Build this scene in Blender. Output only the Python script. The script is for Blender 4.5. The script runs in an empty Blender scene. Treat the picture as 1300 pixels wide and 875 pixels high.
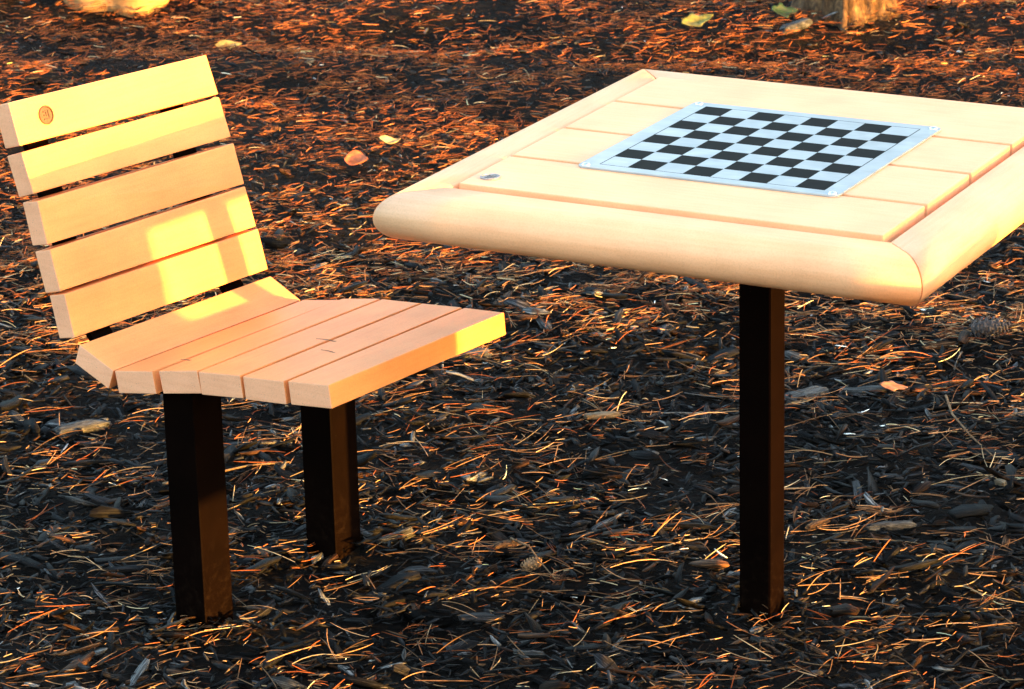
import bpy, bmesh, math, random
import numpy as np
from mathutils import Vector, Matrix, noise

scene = bpy.context.scene
COL = scene.collection
R = math.radians
rng = np.random.default_rng(7)
random.seed(7)

# ------------------------------------------------------------------ helpers
def link(o, parent=None):
    COL.objects.link(o)
    if parent is not None:
        o.parent = parent
    return o

def tag(o, label=None, cat=None, group=None, kind=None):
    if label: o['label'] = label
    if cat: o['category'] = cat
    if group: o['group'] = group
    if kind: o['kind'] = kind
    return o

def thing(name, label, cat, loc=(0, 0, 0), rz=0.0, group=None):
    o = bpy.data.objects.new(name, None)
    o.empty_display_size = 0.1
    o.location = loc
    o.rotation_euler = (0, 0, rz)
    link(o)
    return tag(o, label, cat, group)

def obj_bm(name, bm, mats, parent=None, smooth=False, bevel=0.0, angle=30):
    me = bpy.data.meshes.new(name)
    bmesh.ops.recalc_face_normals(bm, faces=bm.faces[:])
    if bevel > 0:
        es = [e for e in bm.edges if len(e.link_faces) == 2 and e.calc_face_angle(0) > R(angle)]
        bmesh.ops.bevel(bm, geom=es, offset=bevel, segments=2, profile=0.7, affect='EDGES')
    bm.to_mesh(me)
    bm.free()
    if not isinstance(mats, (list, tuple)): mats = [mats]
    for m in mats: me.materials.append(m)
    if smooth:
        me.polygons.foreach_set('use_smooth', [True] * len(me.polygons))
    return link(bpy.data.objects.new(name, me), parent)

def hexa(bm, p):
    """p: 8 points, 0-3 one face loop, 4-7 the opposite loop"""
    v = [bm.verts.new(q) for q in p]
    for f in ((0, 1, 2, 3), (7, 6, 5, 4), (0, 4, 5, 1), (1, 5, 6, 2), (2, 6, 7, 3), (3, 7, 4, 0)):
        bm.faces.new([v[i] for i in f])

def box(bm, x0, x1, y0, y1, z0, z1):
    hexa(bm, [(x0, y0, z0), (x1, y0, z0), (x1, y1, z0), (x0, y1, z0), (x0, y0, z1), (x1, y0, z1), (x1, y1, z1), (x0, y1, z1)])

def mesh_np(name, verts, faces_flat, loop_starts, loop_totals, mats, smooth=False, tone=None, parent=None, fib=None):
    me = bpy.data.meshes.new(name)
    me.vertices.add(len(verts)); me.vertices.foreach_set('co', verts.astype(np.float32).ravel())
    me.loops.add(len(faces_flat)); me.loops.foreach_set('vertex_index', faces_flat.astype(np.int32))
    me.polygons.add(len(loop_starts))
    me.polygons.foreach_set('loop_start', loop_starts.astype(np.int32))
    me.polygons.foreach_set('loop_total', loop_totals.astype(np.int32))
    if smooth: me.polygons.foreach_set('use_smooth', np.ones(len(loop_starts), bool))
    me.update(calc_edges=True)
    me.validate()
    if tone is not None:
        a = me.attributes.new('tint', 'FLOAT_COLOR', 'POINT')
        a.data.foreach_set('color', tone.astype(np.float32).ravel())
    if fib is not None:
        a = me.attributes.new('fibre', 'FLOAT_VECTOR', 'POINT')
        a.data.foreach_set('vector', fib.astype(np.float32).ravel())
    if not isinstance(mats, (list, tuple)): mats = [mats]
    for m in mats: me.materials.append(m)
    return link(bpy.data.objects.new(name, me), parent)

def quads_repeat(n, nv, quads):
    q = np.array(quads)
    idx = (q[None] + (np.arange(n) * nv)[:, None, None]).reshape(-1)
    nf = n * len(q)
    return idx, np.arange(nf) * q.shape[1], np.full(nf, q.shape[1])

# ------------------------------------------------------------------ materials
def newmat(name):
    m = bpy.data.materials.new(name); m.use_nodes = True
    nt = m.node_tree; b = nt.nodes['Principled BSDF']
    return m, nt, b

def N(nt, t, **kw):
    n = nt.nodes.new(t)
    for k, v in kw.items():
        if k in n.inputs.keys(): n.inputs[k].default_value = v
        else: setattr(n, k, v)
    return n

def ramp(nt, fac, stops):
    n = nt.nodes.new('ShaderNodeValToRGB')
    el = n.color_ramp.elements
    while len(el) < len(stops): el.new(0.5)
    for e, (p, c) in zip(el, stops):
        e.position = p; e.color = (*c, 1)
    nt.links.new(fac, n.inputs[0])
    return n

def mixc(nt, fac, a, b, mode='MIX'):
    n = nt.nodes.new('ShaderNodeMix'); n.data_type = 'RGBA'; n.blend_type = mode
    L = nt.links
    for i, v in ((0, fac), (6, a), (7, b)):
        if hasattr(v, 'links'): L.new(v, n.inputs[i])
        elif i == 0: n.inputs[0].default_value = v
        else: n.inputs[i].default_value = (*v, 1)
    return n.outputs[2]

def lumber(name, axis, base, dark, rough=0.5, specks=True):
    """recycled plastic lumber: faint streaks along one axis, mottling, pits"""
    m, nt, b = newmat(name); L = nt.links
    tc = N(nt, 'ShaderNodeTexCoord')
    mp = N(nt, 'ShaderNodeMapping'); s = [150, 150, 150]; s['xyz'.index(axis)] = 9
    mp.inputs['Scale'].default_value = s
    L.new(tc.outputs['Object'], mp.inputs[0])
    st = N(nt, 'ShaderNodeTexNoise', Scale=1.0, Detail=4.0, Roughness=0.65); L.new(mp.outputs[0], st.inputs[0])
    big = N(nt, 'ShaderNodeTexNoise', Scale=9.0, Detail=3.0); L.new(tc.outputs['Object'], big.inputs[0])
    fine = N(nt, 'ShaderNodeTexNoise', Scale=420.0, Detail=2.0); L.new(tc.outputs['Object'], fine.inputs[0])
    r1 = ramp(nt, st.outputs[0], [(0.3, dark), (0.6, base)])
    r2 = ramp(nt, big.outputs[0], [(0.3, (0.86, 0.84, 0.82)), (0.7, (1.0, 1.0, 1.0))])
    c = mixc(nt, 1.0, r1.outputs[0], r2.outputs[0], 'MULTIPLY')
    r3 = ramp(nt, fine.outputs[0], [(0.3, (0.88, 0.86, 0.84)), (0.55, (1, 1, 1))])
    c = mixc(nt, 0.8, c, r3.outputs[0], 'MULTIPLY')
    # light scuffs and drying marks, on a few places only
    sc = N(nt, 'ShaderNodeTexNoise', Scale=14.0, Detail=6.0, Distortion=2.5); L.new(tc.outputs['Object'], sc.inputs[0])
    rs = ramp(nt, sc.outputs[0], [(0.485, (0, 0, 0)), (0.5, (1, 1, 1)), (0.515, (0, 0, 0))])
    mk = N(nt, 'ShaderNodeTexNoise', Scale=3.5, Detail=1.0); L.new(tc.outputs['Object'], mk.inputs[0])
    rk = ramp(nt, mk.outputs[0], [(0.56, (0, 0, 0)), (0.66, (0.16, 0.16, 0.16))])
    fac = mixc(nt, 1.0, rs.outputs[0], rk.outputs[0], 'MULTIPLY')
    c = mixc(nt, fac, c, tuple(v * 0.62 for v in base))
    if specks:
        vo = N(nt, 'ShaderNodeTexVoronoi', Scale=240.0); L.new(tc.outputs['Object'], vo.inputs[0])
        rv = ramp(nt, vo.outputs['Distance'], [(0.10, (1, 1, 1)), (0.2, (0, 0, 0))])
        vm = N(nt, 'ShaderNodeTexNoise', Scale=60.0, Detail=1.0); L.new(tc.outputs['Object'], vm.inputs[0])
        rm = ramp(nt, vm.outputs[0], [(0.55, (0, 0, 0)), (0.65, (0.6, 0.6, 0.6))])
        f2 = mixc(nt, 1.0, rv.outputs[0], rm.outputs[0], 'MULTIPLY')
        c = mixc(nt, f2, c, (0.16, 0.12, 0.11))
    L.new(c, b.inputs['Base Color'])
    b.inputs['Roughness'].default_value = rough
    b.inputs['Specular IOR Level'].default_value = 0.4
    add = N(nt, 'ShaderNodeMath', operation='ADD'); L.new(st.outputs[0], add.inputs[0]); L.new(fine.outputs[0], add.inputs[1])
    bp = N(nt, 'ShaderNodeBump', Strength=0.22, Distance=0.0012); L.new(add.outputs[0], bp.inputs['Height'])
    L.new(bp.outputs[0], b.inputs['Normal'])
    return m

def simple(name, col, rough=0.5, metal=0.0, noise_amt=0.15, scale=40, bump=0.1, spec=0.5):
    m, nt, b = newmat(name); L = nt.links
    tc = N(nt, 'ShaderNodeTexCoord')
    n = N(nt, 'ShaderNodeTexNoise', Scale=float(scale), Detail=5.0); L.new(tc.outputs['Object'], n.inputs[0])
    lo = tuple(max(0, v * (1 - noise_amt * 2)) for v in col); hi = tuple(min(1, v * (1 + noise_amt)) for v in col)
    r = ramp(nt, n.outputs[0], [(0.3, lo), (0.7, hi)])
    L.new(r.outputs[0], b.inputs['Base Color'])
    b.inputs['Roughness'].default_value = rough; b.inputs['Metallic'].default_value = metal
    b.inputs['Specular IOR Level'].default_value = spec
    bp = N(nt, 'ShaderNodeBump', Strength=bump, Distance=0.002); L.new(n.outputs[0], bp.inputs['Height'])
    L.new(bp.outputs[0], b.inputs['Normal'])
    return m

def tinted(name, rough=0.7, spec=0.3, scale=180.0, streak=0.35, trans=0.0):
    """per-piece colour comes from the 'tint' attribute, with fine fibre noise"""
    m, nt, b = newmat(name); L = nt.links
    at = N(nt, 'ShaderNodeAttribute', attribute_name='tint')
    tc = N(nt, 'ShaderNodeTexCoord')
    n = N(nt, 'ShaderNodeTexNoise', Scale=scale, Detail=4.0, Roughness=0.7); L.new(tc.outputs['Object'], n.inputs[0])
    r = ramp(nt, n.outputs[0], [(0.3, (1 - streak,) * 3), (0.7, (1 + streak,) * 3)])
    c = mixc(nt, 1.0, at.outputs['Color'], r.outputs[0], 'MULTIPLY')
    L.new(c, b.inputs['Base Color'])
    b.inputs['Roughness'].default_value = rough; b.inputs['Specular IOR Level'].default_value = spec
    bp = N(nt, 'ShaderNodeBump', Strength=0.5, Distance=0.002); L.new(n.outputs[0], bp.inputs['Height'])
    L.new(bp.outputs[0], b.inputs['Normal'])
    return m

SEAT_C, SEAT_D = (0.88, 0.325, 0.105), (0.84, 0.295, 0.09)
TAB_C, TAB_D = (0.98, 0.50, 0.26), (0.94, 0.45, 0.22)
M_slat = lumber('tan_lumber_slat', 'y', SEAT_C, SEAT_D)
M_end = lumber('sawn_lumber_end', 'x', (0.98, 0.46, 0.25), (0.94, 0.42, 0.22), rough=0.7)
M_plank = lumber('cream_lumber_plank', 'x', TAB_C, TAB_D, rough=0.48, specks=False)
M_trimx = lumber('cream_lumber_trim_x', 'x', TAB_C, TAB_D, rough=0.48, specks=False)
M_trimy = lumber('cream_lumber_trim_y', 'y', TAB_C, TAB_D, rough=0.48, specks=False)

def post_mat():
    m, nt, b = newmat('black_brown_powder_coat'); L = nt.links
    tc = N(nt, 'ShaderNodeTexCoord')
    n = N(nt, 'ShaderNodeTexNoise', Scale=12.0, Detail=6.0); L.new(tc.outputs['Object'], n.inputs[0])
    v = N(nt, 'ShaderNodeTexVoronoi', Scale=130.0); L.new(tc.outputs['Object'], v.inputs[0])
    r = ramp(nt, n.outputs[0], [(0.3, (0.0018, 0.0008, 0.0006)), (0.75, (0.0034, 0.0014, 0.0009))])
    rv = ramp(nt, v.outputs['Distance'], [(0.04, (1, 1, 1)), (0.09, (0, 0, 0))])
    k = N(nt, 'ShaderNodeTexNoise', Scale=30.0); L.new(tc.outputs['Object'], k.inputs[0])
    rk = ramp(nt, k.outputs[0], [(0.58, (0, 0, 0)), (0.66, (0.5, 0.5, 0.5))])
    f = mixc(nt, 1.0, rv.outputs[0], rk.outputs[0], 'MULTIPLY')
    c = mixc(nt, f, r.outputs[0], (0.10, 0.085, 0.07))
    sx_ = N(nt, 'ShaderNodeSeparateXYZ'); L.new(tc.outputs['Object'], sx_.inputs[0])
    mr = N(nt, 'ShaderNodeMapRange'); L.new(sx_.outputs[2], mr.inputs[0])
    mr.inputs[1].default_value = 0.16; mr.inputs[2].default_value = -0.02; mr.inputs[3].default_value = 0.0; mr.inputs[4].default_value = 1.0
    dn = N(nt, 'ShaderNodeTexNoise', Scale=70.0, Detail=6.0, Roughness=0.7); L.new(tc.outputs['Object'], dn.inputs[0])
    dr = ramp(nt, dn.outputs[0], [(0.50, (0, 0, 0)), (0.68, (0.45, 0.45, 0.45))])
    dm = N(nt, 'ShaderNodeMath', operation='MULTIPLY'); L.new(mr.outputs[0], dm.inputs[0]); L.new(dr.outputs[0], dm.inputs[1])
    c = mixc(nt, dm.outputs[0], c, (0.014, 0.008, 0.005))
    L.new(c, b.inputs['Base Color'])
    b.inputs['Roughness'].default_value = 0.55; b.inputs['Specular IOR Level'].default_value = 0.012
    return m
M_post = post_mat()
M_black = simple('black_square_paint', (0.006, 0.006, 0.006), 0.6, 0, 0.15, 60, 0.05, 0.05)

def plate_mat():
    m, nt, b = newmat('brushed_aluminium_sheet'); L = nt.links
    tc = N(nt, 'ShaderNodeTexCoord')
    mp = N(nt, 'ShaderNodeMapping'); mp.inputs['Scale'].default_value = (14, 500, 1); L.new(tc.outputs['Object'], mp.inputs[0])
    n = N(nt, 'ShaderNodeTexNoise', Scale=1.0, Detail=3.0); L.new(mp.outputs[0], n.inputs[0])
    n2 = N(nt, 'ShaderNodeTexNoise', Scale=22.0, Detail=5.0); L.new(tc.outputs['Object'], n2.inputs[0])
    r = ramp(nt, n.outputs[0], [(0.3, (0.35, 0.39, 0.41)), (0.7, (0.43, 0.465, 0.485))])
    r2 = ramp(nt, n2.outputs[0], [(0.3, (0.78, 0.79, 0.80)), (0.7, (1, 1, 1))])
    c = mixc(nt, 1.0, r.outputs[0], r2.outputs[0], 'MULTIPLY')
    L.new(c, b.inputs['Base Color'])
    b.inputs['Metallic'].default_value = 0.2; b.inputs['Roughness'].default_value = 0.4
    bp = N(nt, 'ShaderNodeBump', Strength=0.05, Distance=0.0006); L.new(n.outputs[0], bp.inputs['Height']); L.new(bp.outputs[0], b.inputs['Normal'])
    return m
M_plate = plate_mat()
M_screw = simple('polished_steel_screw', (0.75, 0.76, 0.78), 0.25, 0.9, 0.1, 90, 0.05)
M_bronze = simple('bronze_medallion', (0.085, 0.028, 0.008), 0.6, 0.0, 0.25, 300, 0.2)
M_bronze_dk = simple('bronze_relief', (0.035, 0.011, 0.004), 0.6, 0.0, 0.2, 300, 0.2)
M_silver = simple('silver_medallion', (0.36, 0.33, 0.32), 0.4, 0.5, 0.2, 300, 0.2)
M_silver_dk = simple('silver_relief', (0.20, 0.17, 0.17), 0.35, 0.5, 0.2, 300, 0.2)

# ------------------------------------------------------------------ camera (solved from the photograph)
F, W_PX = 4091.34, 1300.0
CAMO = Vector((0, 0, 2.02559))
cr, cu, cf = Vector((0.999691, -0.007859, -0.023592)), Vector((0.024866, 0.31597, 0.948443)), Vector((0, 0.948736, -0.316068))
cam = bpy.data.cameras.new('camera'); co = bpy.data.objects.new('camera', cam); COL.objects.link(co)
mw = Matrix((( cr.x, cu.x, -cf.x, CAMO.x), (cr.y, cu.y, -cf.y, CAMO.y), (cr.z, cu.z, -cf.z, CAMO.z), (0, 0, 0, 1)))
co.matrix_world = mw
cam.sensor_width = 36; cam.sensor_fit = 'HORIZONTAL'; cam.lens = F / W_PX * 36
cam.clip_start = 0.1; cam.clip_end = 3000
cam.dof.use_dof = True; cam.dof.focus_distance = 5.25; cam.dof.aperture_fstop = 19
scene.camera = co

# ------------------------------------------------------------------ light
SUN_AZ, SUN_EL = -27.0, 5.0        # degrees, azimuth from +x towards +y
sd = Vector((math.cos(R(SUN_AZ)) * math.cos(R(SUN_EL)), math.sin(R(SUN_AZ)) * math.cos(R(SUN_EL)), math.sin(R(SUN_EL))))
ld = bpy.data.lights.new('sun', 'SUN'); ld.energy = 2.4; ld.angle = R(0.8); ld.color = (1.0, 0.49, 0.08)
lo = bpy.data.objects.new('sun', ld); COL.objects.link(lo)
lo.rotation_euler = sd.to_track_quat('Z', 'Y').to_euler()
world = bpy.data.worlds.new('World'); scene.world = world; world.use_nodes = True
wn = world.node_tree; bg = wn.nodes['Background']
sky = wn.nodes.new('ShaderNodeTexSky'); sky.sky_type = 'NISHITA'; sky.sun_disc = False
sky.sun_elevation = R(SUN_EL); sky.sun_rotation = R(90 - SUN_AZ)
sky.air_density = 1.0; sky.dust_density = 1.5; sky.ozone_density = 1.0
wn.links.new(sky.outputs[0], bg.inputs[0]); bg.inputs[1].default_value = 0.15
scene.view_settings.view_transform = 'Standard'; scene.view_settings.look = 'None'
scene.view_settings.gamma = 1.0; scene.view_settings.exposure = 3.75
scene.render.engine = 'CYCLES'

# ------------------------------------------------------------------ ground
def hgt(x, y):
    x = np.asarray(x, float); y = np.asarray(y, float)
    h = 0.010 * np.sin(2.1 * x + 1.3 * y + 0.4) + 0.008 * np.sin(5.3 * x - 3.1 * y + 1.0) + 0.006 * np.sin(9.1 * y + 2.2 * x) \
        + 0.004 * np.sin(17 * x + 11 * y) + 0.004 * np.sin(23 * y - 9 * x + 2)
    back = np.clip((y - 6.3) / 2.0, 0, 1)
    h = h + back * (0.016 * np.sin(7.0 * y + 1.1 * x + 0.7 * np.sin(2 * x)) + 0.012 * np.sin(11.5 * y - 2.4 * x + 2))
    far = np.clip((np.hypot(x, y) - 14) / 30, 0, 1)
    h = h + far * (0.25 * np.sin(0.11 * x + 1) * np.cos(0.09 * y))
    for px, py in ((-0.506, 4.798), (-0.308, 5.048), (0.3865, 4.7244)):
        h = h + 0.010 * np.exp(-((x - px) ** 2 + (y - py) ** 2) / 0.006)
    return h - 0.028

def mulch_ground_mat():
    m, nt, b = newmat('dark_mulch_soil'); L = nt.links
    g = N(nt, 'ShaderNodeNewGeometry')
    n = N(nt, 'ShaderNodeTexNoise', Scale=38.0, Detail=8.0, Roughness=0.7, Distortion=1.2); L.new(g.outputs['Position'], n.inputs[0])
    n2 = N(nt, 'ShaderNodeTexNoise', Scale=2.2, Detail=4.0); L.new(g.outputs['Position'], n2.inputs[0])
    r = ramp(nt, n.outputs[0], [(0.3, (0.003, 0.003, 0.003)), (0.55, (0.011, 0.009, 0.008)), (0.75, (0.04, 0.022, 0.012))])
    r2 = ramp(nt, n2.outputs[0], [(0.35, (0.6, 0.55, 0.5)), (0.7, (1.3, 1.1, 0.9))])
    c = mixc(nt, 1.0, r.outputs[0], r2.outputs[0], 'MULTIPLY')
    L.new(c, b.inputs['Base Color']); b.inputs['Roughness'].default_value = 0.95; b.inputs['Specular IOR Level'].default_value = 0.1
    bp = N(nt, 'ShaderNodeBump', Strength=1.0, Distance=0.02); L.new(n.outputs[0], bp.inputs['Height']); L.new(bp.outputs[0], b.inputs['Normal'])
    return m
M_soil = mulch_ground_mat()
t = np.linspace(-1, 1, 361)
gx = np.sinh(t * 7.2) / np.sinh(7.2) * 900
gy = 6.8 + np.sinh(t * 7.2) / np.sinh(7.2) * 900
X, Y = np.meshgrid(gx, gy)
V = np.stack([X, Y, hgt(X, Y) - 0.004], -1).reshape(-1, 3)
n_ = len(t); i, j = np.meshgrid(np.arange(n_ - 1), np.arange(n_ - 1)); a = (j * n_ + i).ravel()
fc = np.stack([a, a + 1, a + n_ + 1, a + n_], 1)
g = mesh_np('ground', V, fc.ravel(), np.arange(len(fc)) * 4, np.full(len(fc), 4), M_soil, smooth=True)
tag(g, kind='structure')

# ---- bark mulch chips: nobody could count them
XR, YR = (-2.3, 2.4), (3.7, 10.6)
def wedge(r, n, y0, y1):
    y = r.uniform(0, 1, n); w0, w1 = 0.42 + 0.2 * y0, 0.42 + 0.2 * y1
    wv_ = np.sqrt(w0 ** 2 + y * (w1 ** 2 - w0 ** 2)); y = (wv_ - 0.42) / 0.2
    return r.uniform(-1, 1, n) * wv_, y
def in_post(x, y):
    m = np.zeros(len(x), bool)
    for px, py in POSTS: m |= (np.abs(x - px) < 0.036) & (np.abs(y - py) < 0.036)
    return m
SY = -0.67132; cS, sS = math.cos(SY), math.sin(SY)
S0 = np.array([-1.1421, 5.2228]); WW = 0.4438; W1, W2, DP, HS = 0.063, 0.3814, 0.7619, 0.0328
def spt(d, w): return (S0[0] + cS * d - sS * w, S0[1] + sS * d + cS * w)
T0 = (0.3865, 4.7244)
POSTS = [spt(DP, W1), spt(DP, W2), T0]

def rot_chips(nc, n, yawp, tilt, roll):
    """rotation matrices"""
    cy, sy = np.cos(yawp), np.sin(yawp); ct, st = np.cos(tilt), np.sin(tilt); c, s = np.cos(roll), np.sin(roll)
    Rz = np.zeros((n, 3, 3)); Rz[:, 0, 0] = cy; Rz[:, 0, 1] = -sy; Rz[:, 1, 0] = sy; Rz[:, 1, 1] = cy; Rz[:, 2, 2] = 1
    Ry = np.zeros((n, 3, 3)); Ry[:, 0, 0] = ct; Ry[:, 0, 2] = st; Ry[:, 1, 1] = 1; Ry[:, 2, 0] = -st; Ry[:, 2, 2] = ct
    Rx = np.zeros((n, 3, 3)); Rx[:, 0, 0] = 1; Rx[:, 1, 1] = c; Rx[:, 1, 2] = -s; Rx[:, 2, 1] = s; Rx[:, 2, 2] = c
    return Rz @ Ry @ Rx

def chips(n, lmin, lmax, zmax, seed):
    r = np.random.default_rng(seed)
    x, y = wedge(r, n, *YR)
    k = ~in_post(x, y); x, y = x[k], y[k]; n = len(x)
    Ln = (lmin + (lmax - lmin) * r.beta(1.3, 3.2, n)) * (1 - 0.5 * np.clip((y - 6.2) / 1.5, 0, 1)); Wd = Ln * r.uniform(0.08, 0.36, n); Tk = np.minimum(Wd * r.uniform(0.10, 0.38, n), 0.007)
    # 4 rings of 4 verts along the length, irregular and slightly bent
    ring = np.array([[-1, -1], [1, -1], [1, 1], [-1, 1]], float)
    xs = np.array([-1, -0.38, 0.3, 1.0])
    base = np.zeros((n, 4, 4, 3))
    taper = np.stack([r.uniform(0.15, 0.8, n), r.uniform(0.75, 1.1, n), r.uniform(0.75, 1.1, n), r.uniform(0.1, 0.8, n)], 1)
    bend = r.normal(0, 0.035, n)[:, None] * (xs[None] ** 2) * Ln[:, None]
    side = r.normal(0, 0.035, (n, 4)) * Ln[:, None]
    base[..., 0] = (xs[None, :, None] + r.normal(0, 0.08, (n, 4, 4))) * Ln[:, None, None] / 2
    base[..., 1] = ring[None, None, :, 0] * (Wd[:, None] * taper)[:, :, None] / 2 * r.uniform(0.75, 1.2, (n, 4, 4)) + side[..., None]
    base[..., 2] = ring[None, None, :, 1] * (Tk[:, None] * np.sqrt(taper))[:, :, None] / 2 * r.uniform(0.6, 1.3, (n, 4, 4)) + bend[..., None]
    fib = base * np.array([14.0, 260.0, 260.0]) + r.uniform(0, 900, (n, 1, 1, 1))
    M = rot_chips(None, n, r.normal(0.15, 0.95, n) + (r.random(n) < 0.25) * r.uniform(0, 3, n), r.normal(0, 0.26, n), r.normal(0, 0.5, n))
    P = np.einsum('nij,nklj->nkli', M, base)
    z = hgt(x, y) + r.random(n) ** 1.5 * zmax + 0.002
    P += np.stack([x, y, z], 1)[:, None, None, :]
    # colours: weathered black-grey, some brown, a few pale
    u = r.random(n); back = np.clip((y - 6.2 + r.normal(0, 0.5, n)) / 1.6, 0, 1)
    g = np.exp(r.normal(-5.6, 0.85, n))
    colr = np.stack([g * 1.0, g * 0.93, g * 0.96], 1)
    br = (u < 0.16 + 0.30 * back); gb = np.exp(r.normal(-4.2, 0.65, n))
    colr[br] = np.stack([gb * 1.4, gb * 0.62, gb * 0.26], 1)[br]
    gr = (u > 0.945); gg = r.uniform(0.02, 0.09, n)
    colr[gr] = np.stack([gg, gg * 0.98, gg * 0.95], 1)[gr]
    wh = (u > 0.9965); colr[wh] = np.array([0.62, 0.60, 0.55])
    P[wh] = (P[wh] - P[wh].mean((1, 2), keepdims=True)) * 0.45 + P[wh].mean((1, 2), keepdims=True)
    tone = np.concatenate([colr, np.ones((n, 1))], 1).repeat(16, 0)
    q = []
    for a in range(3):
        for b2 in range(4):
            q.append((a * 4 + b2, a * 4 + (b2 + 1) % 4, (a + 1) * 4 + (b2 + 1) % 4, (a + 1) * 4 + b2))
    q += [(3, 2, 1, 0), (12, 13, 14, 15)]
    return P.reshape(-1, 3), n, q, tone, fib.reshape(-1, 3)
def chip_mat():
    m, nt, b = newmat('weathered_bark_chip'); L = nt.links
    at = N(nt, 'ShaderNodeAttribute', attribute_name='tint'); fb = N(nt, 'ShaderNodeAttribute', attribute_name='fibre')
    n = N(nt, 'ShaderNodeTexNoise', Scale=1.0, Detail=5.0, Roughness=0.75, Distortion=0.4); L.new(fb.outputs['Vector'], n.inputs[0])
    r = ramp(nt, n.outputs[0], [(0.34, (0.2,) * 3), (0.50, (0.9,) * 3), (0.64, (4.5,) * 3)])
    c = mixc(nt, 1.0, at.outputs['Color'], r.outputs[0], 'MULTIPLY')
    L.new(c, b.inputs['Base Color']); b.inputs['Roughness'].default_value = 0.58; b.inputs['Specular IOR Level'].default_value = 0.09
    bp = N(nt, 'ShaderNodeBump', Strength=0.9, Distance=0.003); L.new(n.outputs[0], bp.inputs['Height']); L.new(bp.outputs[0], b.inputs['Normal'])
    return m
M_chip = chip_mat()
P1, n1, q, t1, f1 = chips(125000, 0.008, 0.055, 0.022, 11)
P2, n2, q, t2, f2 = chips(11000, 0.03, 0.115, 0.027, 12)
P = np.concatenate([P1, P2]); tn = np.concatenate([t1, t2])
fi, ls, lt = quads_repeat(n1 + n2, 16, q)
mul = mesh_np('bark_mulch', P, fi, ls, lt, M_chip, tone=tn, fib=np.concatenate([f1, f2]))
tag(mul, 'dark weathered bark mulch covering the ground under the table and seat', 'mulch', kind='stuff')

# ---- pine needles
def needles(n, seed, yr, dens_back, lmin, lmax, wid):
    r = np.random.default_rng(seed)
    x, y = wedge(r, n, *yr)
    # clumping: keep more where a slow noise is high
    cl = 0.5 + 0.13 * (np.sin(5.1 * x + 2.7 * y) + np.sin(9.3 * y - 7.2 * x + 1) + np.sin(17 * x + 13 * y) + np.sin(23 * y - 19 * x + 2)) + r.normal(0, 0.22, n)
    k = (cl > 0.45) & ~in_post(x, y); x, y = x[k], y[k]; n = len(x)
    # pairs share a base
    Ln = lmin + (lmax - lmin) * r.beta(1.6, 2.2, n)
    yaw = r.normal(0.2, 0.8, n) + (r.random(n) < 0.3) * r.uniform(0, 3.1, n)
    yaw2 = yaw + r.choice([-1, 1], n) * r.uniform(0.05, 0.35, n)
    two = r.random(n) < 0.45
    x = np.concatenate([x, x[two]]); y = np.concatenate([y, y[two]]); yaw = np.concatenate([yaw, yaw2[two]])
    Ln = np.concatenate([Ln, Ln[two] * r.uniform(0.8, 1.1, two.sum())])
    zz = hgt(x, y) + 0.014 + r.random(len(x)) * 0.016
    n = len(x)
    curv = r.normal(0, 0.12, n) * np.where(r.random(n) < 0.12, 3.5, 1); pitch = r.normal(0, 0.10, n)
    S = 6; s = np.linspace(0, 1, S)
    ang = yaw[:, None] + curv[:, None] * (s[None] - 0.5)
    dx = np.cos(ang) * Ln[:, None] / (S - 1); dy = np.sin(ang) * Ln[:, None] / (S - 1)
    cx = x[:, None] + np.cumsum(dx, 1); cy = y[:, None] + np.cumsum(dy, 1)
    cz = zz[:, None] + np.sin(pitch)[:, None] * Ln[:, None] * s[None] + r.normal(0, 0.05, n)[:, None] * Ln[:, None] * (s[None] * (1 - s[None])) * 4
    cz = np.maximum(cz, hgt(cx, cy) + 0.008)
    w = wid * r.uniform(0.75, 1.3, n)[:, None] * np.array([0.8, 1, 1, 1, 0.9, 0.35])[None]
    nx, ny = -np.sin(ang), np.cos(ang)
    P = np.zeros((n, S, 3, 3))
    P[:, :, 0] = np.stack([cx + nx * w / 2, cy + ny * w / 2, cz], -1)
    P[:, :, 1] = np.stack([cx - nx * w / 2, cy - ny * w / 2, cz], -1)
    P[:, :, 2] = np.stack([cx, cy, cz + w * 0.75], -1)
    u = r.random(n); v = np.exp(r.normal(-0.78, 0.65, n))
    back = np.clip((y - 6.0 + r.normal(0, 0.4, n)) / 1.8, 0, 1)
    colr = np.stack([(0.38 + 0.05 * back) * v, (0.20 - 0.06 * back) * v, (0.095 - 0.06 * back) * v], 1)
    red = u < 0.22 + 0.38 * back; colr[red] = np.stack([0.38 * v, 0.105 * v, 0.030 * v], 1)[red]
    pale = u > 0.88 + 0.08 * back; colr[pale] = np.stack([0.60 * v, 0.44 * v, 0.25 * v], 1)[pale]
    colr = np.clip(colr, 0, 0.8)
    tone = np.concatenate([colr, np.ones((n, 1))], 1).repeat(S * 3, 0)
    q = []
    for a in range(S - 1):
        for b2 in range(3):
            q.append((a * 3 + b2, a * 3 + (b2 + 1) % 3, (a + 1) * 3 + (b2 + 1) % 3, (a + 1) * 3 + b2))
    return P.reshape(-1, 3), n, q, tone, S * 3
M_need = tinted('dry_pine_needle', rough=0.6, spec=0.15, scale=60.0, streak=0.25)
sets = [needles(5600, 21, (3.7, 6.9), 0, 0.03, 0.12, 0.0015), needles(11500, 22, (3.7, 6.9), 0, 0.005, 0.035, 0.0013),
        needles(66000, 23, (6.1, 10.6), 1, 0.010, 0.06, 0.0017)]
P = np.concatenate([s_[0] for s_ in sets]); tn = np.concatenate([s_[3] for s_ in sets]); nn = sum(s_[1] for s_ in sets)
fi, ls, lt = quads_repeat(nn, sets[0][4], sets[0][2])
nd = mesh_np('pine_needles', P, fi, ls, lt, M_need, tone=tn)
tag(nd, 'dry orange and tan pine needles strewn over the dark mulch', 'pine needles', kind='stuff')

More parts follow.
